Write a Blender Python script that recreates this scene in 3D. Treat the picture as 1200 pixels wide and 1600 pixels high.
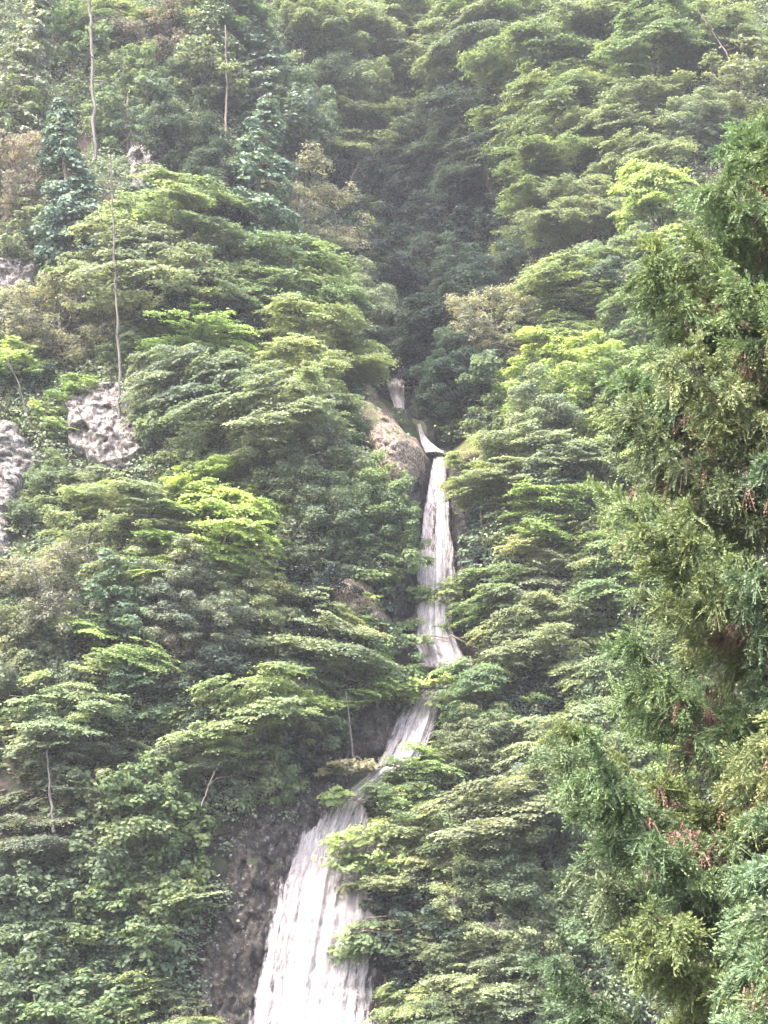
import bpy, math, random
import numpy as np
from mathutils import Vector, Quaternion

for o in list(bpy.data.objects):
    bpy.data.objects.remove(o)
scene = bpy.context.scene
col = scene.collection

# ------------------------------------------------------------------ camera
W0, H0 = 1200.0, 1600.0
VF = math.radians(34.0)
FPX = (H0 / 2) / math.tan(VF / 2)
PITCH = math.radians(14.0)
cd = bpy.data.cameras.new('camera')
cd.sensor_fit = 'VERTICAL'
cd.angle = VF
cd.clip_start = 0.1
cd.clip_end = 3000
cam = bpy.data.objects.new('camera', cd)
col.objects.link(cam)
cam.location = (0, 0, 0)
cam.rotation_euler = (math.radians(90) + PITCH, 0, 0)
scene.camera = cam
scene.render.resolution_x = 768
scene.render.resolution_y = 1024

# ------------------------------------------------------------------ light
SUN_EL, SUN_AZ = math.radians(52), math.radians(222)     # azimuth clockwise from +Y (north)
w = bpy.data.worlds.new('World')
scene.world = w
w.use_nodes = True
nt = w.node_tree
sky = nt.nodes.new('ShaderNodeTexSky')
sky.sky_type = 'NISHITA'
sky.sun_disc = False
sky.sun_elevation = SUN_EL
sky.sun_rotation = SUN_AZ
sky.air_density = 1.0
sky.dust_density = 4.0
sky.ozone_density = 0.6
bg = nt.nodes['Background']
bg.inputs[1].default_value = 0.15
nt.links.new(sky.outputs[0], bg.inputs[0])
sd = bpy.data.lights.new('sun', 'SUN')
sd.energy = 1.5
sd.angle = math.radians(20)
sd.color = (1.0, 0.93, 0.85)
sun = bpy.data.objects.new('sun', sd)
col.objects.link(sun)
sdir = Vector((math.sin(SUN_AZ) * math.cos(SUN_EL), math.cos(SUN_AZ) * math.cos(SUN_EL), math.sin(SUN_EL)))
sun.rotation_euler = sdir.to_track_quat('Z', 'Y').to_euler()
sun.location = (0, -20, 120)
scene.view_settings.view_transform = 'Standard'
scene.view_settings.look = 'None'
scene.view_settings.gamma = 1
scene.view_settings.exposure = 3.2

# ------------------------------------------------------------------ helpers
def ray(px, py):
    u = (px - W0 / 2) / FPX
    v = (H0 / 2 - py) / FPX
    c, s = math.cos(PITCH), math.sin(PITCH)
    d = np.array([u, c - v * s, s + v * c])
    return d / d[1]

def at(px, py, Y):
    return ray(px, py) * Y

def hash2(i, j, seed):
    h = (i.astype(np.int64) * 374761393 + j.astype(np.int64) * 668265263 + seed * 1442695041) & 0xffffffff
    h = ((h ^ (h >> 13)) * 1274126177) & 0xffffffff
    h = h ^ (h >> 16)
    return (h & 0xffff) / 65535.0

def vnoise(x, y, seed=0):
    x = np.asarray(x, float); y = np.asarray(y, float)
    xi = np.floor(x); yi = np.floor(y)
    fx = x - xi; fy = y - yi
    fx = fx * fx * (3 - 2 * fx); fy = fy * fy * (3 - 2 * fy)
    a = hash2(xi, yi, seed); b = hash2(xi + 1, yi, seed)
    c = hash2(xi, yi + 1, seed); d = hash2(xi + 1, yi + 1, seed)
    return (a * (1 - fx) + b * fx) * (1 - fy) + (c * (1 - fx) + d * fx) * fy - 0.5

def fbm(x, y, seed=0, o=4):
    r = 0; a = 1.0
    for k in range(o):
        r = r + a * vnoise(x * 2 ** k, y * 2 ** k, seed + k * 17)
        a *= 0.5
    return r

def blocks(x, y, seed=0):
    """nearest-cell facets: value, edge distance"""
    x = np.asarray(x, float); y = np.asarray(y, float)
    xi = np.floor(x); yi = np.floor(y)
    f1 = np.full(x.shape, 9.0); f2 = np.full(x.shape, 9.0); v = np.zeros(x.shape); tx = np.zeros(x.shape)
    for di in (-1, 0, 1):
        for dj in (-1, 0, 1):
            cx = xi + di; cy = yi + dj
            px = cx + hash2(cx, cy, seed); py = cy + hash2(cx, cy, seed + 5)
            d = np.hypot(x - px, y - py)
            val = hash2(cx, cy, seed + 9) + 1.9 * (x - px) * (hash2(cx, cy, seed + 11) - .5) + 1.9 * (y - py) * (hash2(cx, cy, seed + 13) - .5)
            near = d < f1
            f2 = np.where(near, f1, np.minimum(f2, d))
            v = np.where(near, val, v)
            f1 = np.where(near, d, f1)
    return v, f2 - f1

# mountain face: y as a function of (x, z)
BZ = [-24, -10, -3.35, 4.66, 10, 15, 21, 27, 40, 63, 100, 140]
BY = [53, 59, 62, 64.5, 67, 69.5, 73, 77, 85, 98, 125, 160]
GZ = [-24, -3.4, 4.7, 6.5, 9.4, 11.1, 15, 21, 22.4, 24.8, 27, 35, 45, 60, 80, 140]
GX = [-3.5, -2.7, -1.2, 0.3, 2.3, 2.5, 2.3, 2.5, 2.6, 1.0, 0.6, 1.6, 1.8, 2, 3, 3]
GD = [2, 2.4, 1.6, 1.8, 2.4, 3.0, 3.4, 2.2, 3.4, 3.8, 5.5, 13, 17, 9, 3, 0]
GW = [6, 5, 3.6, 3, 2.6, 2.2, 2.0, 1.5, 2.0, 2.4, 3.2, 6.5, 8, 9, 9, 9]

def f(x, z):
    x = np.asarray(x, float); z = np.asarray(z, float)
    y = np.interp(z, BZ, BY)
    g = np.interp(z, GD and GZ, GX); d = np.interp(z, GZ, GD); wd = np.interp(z, GZ, GW)
    q = (x - g) / wd
    y = y + d * np.exp(-q * q)
    y = y - 2.2 * np.exp(-((x + 9) / 6) ** 2) * np.clip((z - 6) / 10, 0, 1) * np.clip((40 - z) / 12, 0, 1)
    y = y - 0.10 * np.abs(x - g) * np.clip((z + 10) / 30, 0, 1)
    near = np.clip(np.abs(q) * 0.8, 0.12, 1)
    y = y + near * (3.0 * fbm(x / 9 + 3.1, z / 9, 3, 3) + 0.5 * fbm(x / 1.6, z / 1.6, 8, 3))
    return y

def hit(px, py):
    d = ray(px, py)
    Y = np.arange(40, 190, 0.1)
    P = d[None, :] * Y[:, None]
    F_ = f(P[:, 0], P[:, 2])
    k = np.argmax(Y >= F_)
    return P[k]

def tag(o, label=None, cat=None, group=None, kind=None):
    if label: o['label'] = label
    if cat: o['category'] = cat
    if group: o['group'] = group
    if kind: o['kind'] = kind
    return o

def mesh(name, V, Fc, tone=None, smooth=False, mats=(), mi=None, uv=None):
    V = np.asarray(V, np.float32); Fc = np.asarray(Fc, np.int32)
    m = bpy.data.meshes.new(name)
    n = Fc.shape[1]
    m.vertices.add(len(V)); m.vertices.foreach_set('co', V.ravel())
    m.loops.add(Fc.size); m.loops.foreach_set('vertex_index', Fc.ravel())
    m.polygons.add(len(Fc)); m.polygons.foreach_set('loop_start', np.arange(0, Fc.size, n, dtype=np.int32))
    if mi is not None: m.polygons.foreach_set('material_index', np.asarray(mi, np.int32))
    if tone is not None:
        a = m.attributes.new('tone', 'FLOAT', 'POINT')
        a.data.foreach_set('value', np.asarray(tone, np.float32))
    if uv is not None:
        l = m.uv_layers.new(name='UVMap')
        l.data.foreach_set('uv', np.asarray(uv, np.float32)[Fc.ravel()].ravel())
    if smooth:
        m.polygons.foreach_set('use_smooth', np.ones(len(Fc), dtype=bool))
    for q in mats: m.materials.append(q)
    m.update(calc_edges=True); m.validate()
    return m

def link(name, m, parent=None, loc=None):
    o = bpy.data.objects.new(name, m)
    col.objects.link(o)
    if parent: o.parent = parent
    if loc is not None: o.location = loc
    return o

def grid_faces(nr, nc):
    i = np.arange(nr - 1)[:, None] * nc + np.arange(nc - 1)[None, :]
    i = i.ravel()
    return np.stack([i, i + 1, i + nc + 1, i + nc], 1)

class Geo:
    def __init__(s): s.V = []; s.F = []; s.T = []; s.n = 0
    def add(s, V, F, T=None):
        V = np.asarray(V, float).reshape(-1, 3)
        s.V.append(V); s.F.append(np.asarray(F) + s.n)
        s.T.append(np.zeros(len(V)) if T is None else np.broadcast_to(T, (len(V),)))
        s.n += len(V)
    def tube(s, P, R, k=5, T=0.5):
        P = np.asarray(P, float); n = len(P)
        R = np.broadcast_to(np.asarray(R, float), (n,))
        D = np.gradient(P, axis=0); D /= np.linalg.norm(D, axis=1)[:, None] + 1e-9
        ref = np.array([0.31, 0.9, 0.11]) if abs(D[0][1]) < .8 else np.array([1., 0.1, 0])
        A = np.cross(D, ref); A /= np.linalg.norm(A, axis=1)[:, None] + 1e-9
        B = np.cross(D, A)
        th = np.arange(k) * 2 * math.pi / k
        V = P[:, None, :] + R[:, None, None] * (np.cos(th)[None, :, None] * A[:, None, :] + np.sin(th)[None, :, None] * B[:, None, :])
        i = np.arange(n - 1)[:, None] * k; j = np.arange(k)[None, :]
        F = np.stack([i + j, i + (j + 1) % k, i + k + (j + 1) % k, i + k + j], -1).reshape(-1, 4)
        s.add(V.reshape(-1, 3), F, T)
    def mesh(s, name, mats=(), smooth=False):
        return mesh(name, np.concatenate(s.V), np.concatenate(s.F), np.concatenate(s.T), smooth, mats)

def nrm(a): return a / (np.linalg.norm(a, axis=-1, keepdims=True) + 1e-9)

def leaves(rng, C, N, S, tone, asp=0.36, droop=.15):
    n = len(C)
    N = nrm(N)
    t = nrm(np.cross(N, rng.normal(size=(n, 3))))
    b = np.cross(N, t)
    S = np.asarray(S)[:, None]
    V = np.stack([C - t * S * .5, C + b * S * asp, C + t * S * .5 - N * S * droop, C - b * S * asp], 1)
    F = np.arange(n * 4).reshape(n, 4)
    return V.reshape(-1, 3), F, np.repeat(tone, 4)

# ------------------------------------------------------------------ materials
def newmat(name):
    m = bpy.data.materials.new(name); m.use_nodes = True
    for n in list(m.node_tree.nodes): m.node_tree.nodes.remove(n)
    return m, m.node_tree

def N(nt, t, **k):
    n = nt.nodes.new(t)
    for a, b in k.items():
        if a.startswith('i_'):
            key = a[2:]
            n.inputs[int(key) if key.isdigit() else key.replace('_', ' ')].default_value = b
        else: setattr(n, a, b)
    return n

def ramp(nt, src, stops):
    r = nt.nodes.new('ShaderNodeValToRGB')
    while len(r.color_ramp.elements) < len(stops): r.color_ramp.elements.new(0.5)
    for e, (p, c) in zip(r.color_ramp.elements, stops):
        e.position = p; e.color = (*c, 1) if len(c) == 3 else c
    nt.links.new(src, r.inputs[0])
    return r.outputs[0]

def mixc(nt, a, b, fac, mode='MIX'):
    m = nt.nodes.new('ShaderNodeMix'); m.data_type = 'RGBA'; m.blend_type = mode
    for s, v in ((m.inputs[0], fac), (m.inputs[6], a), (m.inputs[7], b)):
        if hasattr(v, 'links'): nt.links.new(v, s)
        else: s.default_value = v if not isinstance(v, tuple) else (*v, 1)
    return m.outputs[2]

def leaf_material(name, trans=0.38, color=None, spec=.22):
    m, nt = newmat(name)
    out = N(nt, 'ShaderNodeOutputMaterial')
    oi = N(nt, 'ShaderNodeObjectInfo'); at_ = N(nt, 'ShaderNodeAttribute', attribute_name='tone')
    base = oi.outputs['Color']
    if color:
        rgb = N(nt, 'ShaderNodeRGB'); rgb.outputs[0].default_value = (*color, 1); base = rgb.outputs[0]
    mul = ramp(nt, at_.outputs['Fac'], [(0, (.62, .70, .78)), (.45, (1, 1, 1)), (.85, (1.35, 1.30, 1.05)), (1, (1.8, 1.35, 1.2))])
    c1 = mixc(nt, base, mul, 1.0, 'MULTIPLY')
    dif = N(nt, 'ShaderNodeBsdfPrincipled', i_Roughness=.55)
    dif.inputs['Specular IOR Level'].default_value = spec
    tr = N(nt, 'ShaderNodeBsdfTranslucent')
    c2 = mixc(nt, c1, (1.25, 1.35, .75), 1.0, 'MULTIPLY')
    mx = N(nt, 'ShaderNodeMixShader', i_0=trans)
    L = nt.links.new
    L(c1, dif.inputs['Base Color']); L(c2, tr.inputs[0])
    L(dif.outputs[0], mx.inputs[1]); L(tr.outputs[0], mx.inputs[2]); L(mx.outputs[0], out.inputs[0])
    return m

def rock_material(name, stops, lichen=(.45, .40, .38), lich=.62, moss=(.05, .075, .02), mossamt=.5, scale=1.0, rough=.85, dust=None):
    m, nt = newmat(name)
    L = nt.links.new
    out = N(nt, 'ShaderNodeOutputMaterial'); p = N(nt, 'ShaderNodeBsdfPrincipled', i_Roughness=rough)
    tc = N(nt, 'ShaderNodeTexCoord'); ob = tc.outputs['Object']
    def noise(sc, det=6, r=.6, vec=ob):
        n = N(nt, 'ShaderNodeTexNoise', i_Scale=sc * scale, i_Detail=det, i_Roughness=r); L(vec, n.inputs['Vector']); return n.outputs['Fac']
    base = ramp(nt, noise(.9, 8, .68), stops)
    l = ramp(nt, noise(3.2, 6, .7), [(lich, (0, 0, 0)), (lich + .09, (1, 1, 1))])
    c = mixc(nt, base, lichen, l)
    dk = ramp(nt, noise(4.2, 9, .85), [(.44, (.12, .11, .11)), (.55, (1, 1, 1))])
    sp = N(nt, 'ShaderNodeTexVoronoi', feature='F1', i_Scale=7.0 * scale); L(ob, sp.inputs['Vector'])
    c = mixc(nt, c, ramp(nt, sp.outputs['Color'], [(.25, (.45, .43, .42)), (.75, (1.45, 1.42, 1.4))]), .8, 'MULTIPLY')
    c = mixc(nt, c, dk, .9, 'MULTIPLY')
    vo = N(nt, 'ShaderNodeTexVoronoi', feature='DISTANCE_TO_EDGE', i_Scale=2.3 * scale); 
    va = N(nt, 'ShaderNodeVectorMath', operation='MULTIPLY_ADD'); nn = N(nt, 'ShaderNodeTexNoise', i_Scale=2.0, i_Detail=5); L(ob, nn.inputs['Vector'])
    L(nn.outputs['Color'], va.inputs[0]); va.inputs[1].default_value = (.9, .9, .9); L(ob, va.inputs[2]); L(va.outputs[0], vo.inputs['Vector'])
    ck = ramp(nt, vo.outputs['Distance'], [(.0, (.22, .2, .2)), (.055, (1, 1, 1))])
    c = mixc(nt, c, ck, .8, 'MULTIPLY')
    geo = N(nt, 'ShaderNodeNewGeometry'); sep = N(nt, 'ShaderNodeSeparateXYZ'); L(geo.outputs['Normal'], sep.inputs[0])
    ad = N(nt, 'ShaderNodeMath', operation='MULTIPLY_ADD'); L(noise(.7, 6, .7), ad.inputs[0]); ad.inputs[1].default_value = 1.6; zz = N(nt, 'ShaderNodeMath', operation='MULTIPLY'); L(sep.outputs[2], zz.inputs[0]); zz.inputs[1].default_value = .5; L(zz.outputs[0], ad.inputs[2])
    dv = N(nt, 'ShaderNodeMath', operation='MULTIPLY'); L(ad.outputs[0], dv.inputs[0]); dv.inputs[1].default_value = .5
    ms = ramp(nt, dv.outputs[0], [(.72 - mossamt * .42, (0, 0, 0)), (.80 - mossamt * .42, (1, 1, 1))])
    c = mixc(nt, c, moss, ms)
    L(c, p.inputs['Base Color'])
    bp = N(nt, 'ShaderNodeBump', i_Strength=.9, i_Distance=.25); L(noise(3.0, 9, .75), bp.inputs['Height']); L(bp.outputs[0], p.inputs['Normal'])
    L(p.outputs[0], out.inputs[0])
    return m

def bark_material(name, c0, c1, sc=6):
    m, nt = newmat(name); L = nt.links.new
    out = N(nt, 'ShaderNodeOutputMaterial'); p = N(nt, 'ShaderNodeBsdfPrincipled', i_Roughness=.9)
    tc = N(nt, 'ShaderNodeTexCoord'); mp = N(nt, 'ShaderNodeMapping'); mp.inputs['Scale'].default_value = (1, 1, .3)
    L(tc.outputs['Object'], mp.inputs[0])
    n = N(nt, 'ShaderNodeTexNoise', i_Scale=sc, i_Detail=6, i_Roughness=.7); L(mp.outputs[0], n.inputs['Vector'])
    L(ramp(nt, n.outputs['Fac'], [(.35, c0), (.62, c1)]), p.inputs['Base Color'])
    b = N(nt, 'ShaderNodeBump', i_Strength=.7, i_Distance=.03); L(n.outputs['Fac'], b.inputs['Height']); L(b.outputs[0], p.inputs['Normal'])
    L(p.outputs[0], out.inputs[0])
    return m

M_LEAF = leaf_material('broadleaf_foliage', .46)
M_CON = leaf_material('conifer_foliage', .22)
M_UNDER = leaf_material('undergrowth_foliage', .3)
M_SUGI = leaf_material('cedar_foliage', .25, None, .12)
M_DEAD = leaf_material('dead_frond', .1, (.165, .108, .080))
M_BARK = bark_material('bark_brown', (.05, .038, .03), (.17, .135, .11))
M_PALE = bark_material('bark_pale', (.034, .029, .026), (.105, .092, .082))
M_CBARK = bark_material('cedar_bark', (.035, .02, .015), (.11, .065, .048))
M_ROCKD = rock_material('rock_dark', [(.3, (.034, .027, .022)), (.55, (.09, .074, .063)), (.75, (.15, .128, .115))], lichen=(.36, .33, .32), lich=.56, mossamt=.35)
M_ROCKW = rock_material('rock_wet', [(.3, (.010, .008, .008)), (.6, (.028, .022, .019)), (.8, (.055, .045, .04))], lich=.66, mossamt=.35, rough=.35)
M_ROCKP = rock_material('rock_pink', [(.3, (.17, .152, .142)), (.5, (.31, .28, .265)), (.7, (.42, .385, .37))], lichen=(.5, .47, .455), lich=.56, mossamt=.25)
M_ROCKM = rock_material('rock_mossy', [(.3, (.24, .17, .12)), (.5, (.40, .31, .235)), (.7, (.52, .43, .34))], lichen=(.44, .37, .28), lich=.55, moss=(.13, .13, .04), mossamt=.40, scale=1.8)
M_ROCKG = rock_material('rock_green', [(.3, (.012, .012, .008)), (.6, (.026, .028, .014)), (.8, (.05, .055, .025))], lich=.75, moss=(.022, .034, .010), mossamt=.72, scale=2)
M_ROCKY = rock_material('rock_yellow_moss', [(.3, (.10, .08, .04)), (.6, (.17, .13, .07)), (.8, (.26, .22, .13))], lich=.72, moss=(.105, .115, .03), mossamt=.60, scale=2)
M_SOIL = rock_material('forest_soil', [(.3, (.030, .022, .018)), (.5, (.065, .047, .038)), (.7, (.11, .08, .068))], lich=.7, lichen=(.2, .17, .16), moss=(.04, .055, .02), mossamt=.55)
M_STONE = rock_material('stone_pale', [(.3, (.25, .22, .20)), (.7, (.42, .39, .36))], lich=.7, mossamt=.1, scale=2)

def water_material():
    m, nt = newmat('falling_water'); L = nt.links.new
    out = N(nt, 'ShaderNodeOutputMaterial')
    uv = N(nt, 'ShaderNodeUVMap')
    def st(sx, sy, det, r=.6):
        mp = N(nt, 'ShaderNodeMapping'); mp.inputs['Scale'].default_value = (sx, sy, 1); L(uv.outputs[0], mp.inputs[0])
        n = N(nt, 'ShaderNodeTexNoise', i_Scale=1, i_Detail=det, i_Roughness=r); n.inputs['Distortion'].default_value = .3
        L(mp.outputs[0], n.inputs['Vector']); return n.outputs['Fac']
    a = st(2.2, .13, 6, .65); b = st(7, 2.0, 6, .8); at_ = N(nt, 'ShaderNodeAttribute', attribute_name='tone')
    s = N(nt, 'ShaderNodeMath', operation='MULTIPLY_ADD'); L(b, s.inputs[0]); s.inputs[1].default_value = .75; L(a, s.inputs[2])
    s2 = N(nt, 'ShaderNodeMath', operation='SUBTRACT'); L(s.outputs[0], s2.inputs[0]); L(at_.outputs['Fac'], s2.inputs[1])
    al = ramp(nt, s2.outputs[0], [(.72, (0, 0, 0)), (.82, (.6, .6, .6)), (.99, (1, 1, 1))])
    foam = ramp(nt, s2.outputs[0], [(.70, (.11, .095, .10)), (.80, (.30, .270, .279)), (1.0, (.42, .385, .393))])
    p = N(nt, 'ShaderNodeBsdfPrincipled', i_Roughness=.5); L(foam, p.inputs['Base Color'])
    bp = N(nt, 'ShaderNodeBump', i_Strength=.8, i_Distance=.2); L(s.outputs[0], bp.inputs['Height']); L(bp.outputs[0], p.inputs['Normal'])
    tr = N(nt, 'ShaderNodeBsdfTransparent'); mx = N(nt, 'ShaderNodeMixShader')
    L(al, mx.inputs[0]); L(tr.outputs[0], mx.inputs[1]); L(p.outputs[0], mx.inputs[2]); L(mx.outputs[0], out.inputs[0])
    return m
M_WATER = water_material()

# ------------------------------------------------------------------ terrain
PROFILE_NEAR = [(-600, -2), (-60, -2), (-4, -1.7), (2.5, -1.7), (5, -4), (9, -10), (14, -16.5), (20, -20.5), (30, -23), (42, -24.5)]
def build_terrain():
    xs = np.concatenate([[-600, -300, -160, -100, -70, -55], np.arange(-44, -24, .8), np.arange(-24, 24.01, .25), np.arange(24.8, 45, .8), [55, 70, 100, 160, 300, 600]])
    zs = np.concatenate([np.arange(-24, -8, 1.0), np.arange(-8, 72, .28), np.arange(73, 141, 2.5)])
    rows = []
    for (y, z) in PROFILE_NEAR:
        rows.append(np.stack([xs, np.full_like(xs, y), z + (.4 * fbm(xs / 6, np.full_like(xs, y / 6), 2) if y > 4 else 0 * xs)], 1))
    for z in zs:
        Z = np.full_like(xs, z)
        yy = f(np.clip(xs, -60, 60), Z)
        b = np.interp(z, BZ, BY)
        k = np.clip((z + 24) / 5, 0, 1)
        rows.append(np.stack([xs, b + (yy - b) * k, Z], 1))
    for (y, z) in [(185, 142), (230, 120), (400, 60), (1500, 0)]:
        rows.append(np.stack([xs, np.full_like(xs, y), np.full_like(xs, z)], 1))
    V = np.concatenate(rows)
    me = mesh('terrain', V, grid_faces(len(rows), len(xs)), smooth=True, mats=[M_SOIL])
    tag(link('terrain', me), kind='structure')
build_terrain()

# ------------------------------------------------------------------ rocks
def seg_dist(P, poly):
    n = len(poly); d = np.full(len(P), 1e9); ins = np.zeros(len(P), bool)
    for i in range(n):
        a = poly[i]; b = poly[(i + 1) % n]; ab = b - a
        t = np.clip(((P - a) @ ab) / (ab @ ab + 1e-9), 0, 1)
        d = np.minimum(d, np.linalg.norm(P - a - t[:, None] * ab, axis=1))
        c = ((a[1] > P[:, 1]) != (b[1] > P[:, 1])) & (P[:, 0] < (b[0] - a[0]) * (P[:, 1] - a[1]) / (b[1] - a[1] + 1e-12) + a[0])
        ins ^= c
    return np.where(ins, d, -d)

ROCKMASK = []
def rock(name, px, thick, mat, label, cat='rock', cell=(.9, 1.3), rough=.6, edge=.6, res=.07, seed=1, mask=True, jag=.35):
    H = np.array([hit(*p) for p in px]); poly = H[:, [0, 2]]
    if mask: ROCKMASK.append(poly)
    lo = poly.min(0) - .9; hi = poly.max(0) + .9
    gx = np.arange(lo[0], hi[0], res); gz = np.arange(lo[1], hi[1], res)
    X, Z = np.meshgrid(gx, gz)
    P = np.stack([X.ravel(), Z.ravel()], 1)
    d = seg_dist(P, poly) + jag * fbm(P[:, 0] * 1.3, P[:, 1] * 1.3, seed + 3, 3)
    bv, be = blocks(P[:, 0] / cell[0] + .3 * fbm(P[:, 0], P[:, 1], 5, 2), P[:, 1] / cell[1], seed)
    b2, be2 = blocks(P[:, 0] / cell[0] * 2.6, P[:, 1] / cell[1] * 2.4, seed + 40)
    s = np.clip(d / edge, 0, 1); s = 1 - (1 - s) ** 2
    y = f(P[:, 0], P[:, 1]) - s * (thick + rough * bv + rough * .45 * b2 - .12 * rough * np.exp(-be * 14)) - .10 * (.5 - np.abs(fbm(P[:, 0] * 2.5, P[:, 1] * 1.9, seed, 5))) - .12 * rough * blocks(P[:, 0] * 4.5, P[:, 1] * 3.2, seed + 70)[0]
    y = np.where(d < 0, f(P[:, 0], P[:, 1]) + .35 + np.minimum(1.5, -d * 2), y)
    V = np.stack([P[:, 0], y, P[:, 1]], 1)
    F = grid_faces(len(gz), len(gx))
    keep = (d[F] > -.45).all(1)
    F = F[keep]
    used, inv = np.unique(F, return_inverse=True)
    me = mesh(name, V[used], inv.reshape(F.shape), mats=[mat])
    return tag(link(name, me), label, cat)

rock('cliff_face', [(398, 1212), (500, 1190), (552, 1205), (548, 1262), (500, 1310), (470, 1360), (440, 1430), (420, 1520), (405, 1640), (285, 1660), (310, 1500), (340, 1400), (368, 1300)], .25, M_ROCKD, 'tall dark brown rock cliff left of the wide bottom fall', 'cliff', seed=2, cell=(.38, .8), rough=.32)
rock('cliff_face', [(455, 1165), (540, 1125), (590, 1085), (645, 1075), (612, 1150), (590, 1190), (520, 1205), (440, 1195)], .3, M_ROCKD, 'dark rock wall left of the slanting lower cascade, above the thin slender trunk foot', 'cliff', seed=3, cell=(.35, .6), rough=.35)
rock('cliff_face', [(582, 1470), (645, 1480), (628, 1560), (605, 1660), (570, 1660), (580, 1540)], .25, M_ROCKD, 'dark lichen-speckled rock to the right of the wide bottom fall', 'cliff', seed=4, cell=(.3, .4), rough=.35)
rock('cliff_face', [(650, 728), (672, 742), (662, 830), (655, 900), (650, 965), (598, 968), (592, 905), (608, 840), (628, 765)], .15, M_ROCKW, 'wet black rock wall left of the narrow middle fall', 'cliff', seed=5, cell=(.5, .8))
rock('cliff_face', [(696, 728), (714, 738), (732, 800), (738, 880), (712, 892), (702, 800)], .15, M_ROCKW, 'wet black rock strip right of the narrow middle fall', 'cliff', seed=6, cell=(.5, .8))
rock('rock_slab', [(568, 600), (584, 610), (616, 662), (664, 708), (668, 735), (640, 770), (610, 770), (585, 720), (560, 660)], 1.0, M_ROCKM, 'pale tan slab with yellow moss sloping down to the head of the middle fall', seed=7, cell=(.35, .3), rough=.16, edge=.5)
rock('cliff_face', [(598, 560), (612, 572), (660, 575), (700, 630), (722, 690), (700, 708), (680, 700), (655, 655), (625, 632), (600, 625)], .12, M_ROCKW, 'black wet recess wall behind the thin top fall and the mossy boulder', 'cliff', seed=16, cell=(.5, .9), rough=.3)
rock('rock_slab', [(700, 712), (728, 688), (768, 652), (782, 680), (760, 722), (718, 738)], .7, M_ROCKY, 'yellow-green mossy rock on the right of the head of the middle fall', seed=8, rough=.2, edge=.8)
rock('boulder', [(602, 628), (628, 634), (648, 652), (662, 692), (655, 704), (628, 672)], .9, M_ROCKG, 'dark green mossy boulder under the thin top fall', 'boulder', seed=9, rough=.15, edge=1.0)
rock('rock_slab', [(500, 918), (548, 902), (590, 932), (618, 978), (600, 990), (565, 968), (515, 948)], .9, M_ROCKM, 'bare pinkish brown slab below left of the middle fall', seed=10, rough=.2)
rock('rock_outcrop', [(98, 640), (128, 602), (190, 598), (218, 640), (228, 700), (205, 742), (150, 738), (108, 705)], .5, M_ROCKP, 'pale pink fractured outcrop below the foot of the bare trunk', seed=11, edge=.35, cell=(1.1, .8), rough=.45)
rock('rock_outcrop', [(-30, 350), (48, 368), (64, 420), (60, 470), (20, 520), (-30, 520)], .5, M_ROCKP, 'pale grey-pink outcrop at the left edge, the higher of the two big ones there', seed=12, edge=.35, cell=(1.1, .8), rough=.45)
rock('rock_outcrop', [(-20, 655), (30, 658), (48, 700), (62, 728), (40, 765), (22, 830), (10, 905), (-40, 905)], .55, M_ROCKP, 'long pale pink outcrop low on the left edge', seed=13, edge=.35, cell=(1.1, .8), rough=.45)
rock('rock_outcrop', [(192, 192), (236, 188), (252, 245), (272, 258), (258, 292), (205, 297)], .45, M_ROCKP, 'small grey-pink outcrop high on the slope, right of the tall bare conifer trunk', seed=14, edge=.35, cell=(1.1, .8), rough=.45)
rock('rock_outcrop', [(60, 372), (110, 362), (155, 375), (150, 405), (90, 415)], .6, M_ROCKD, 'dark grey outcrop left of the bare trunk, beside the edge outcrop', seed=15, cell=(.6, .6))

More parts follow.
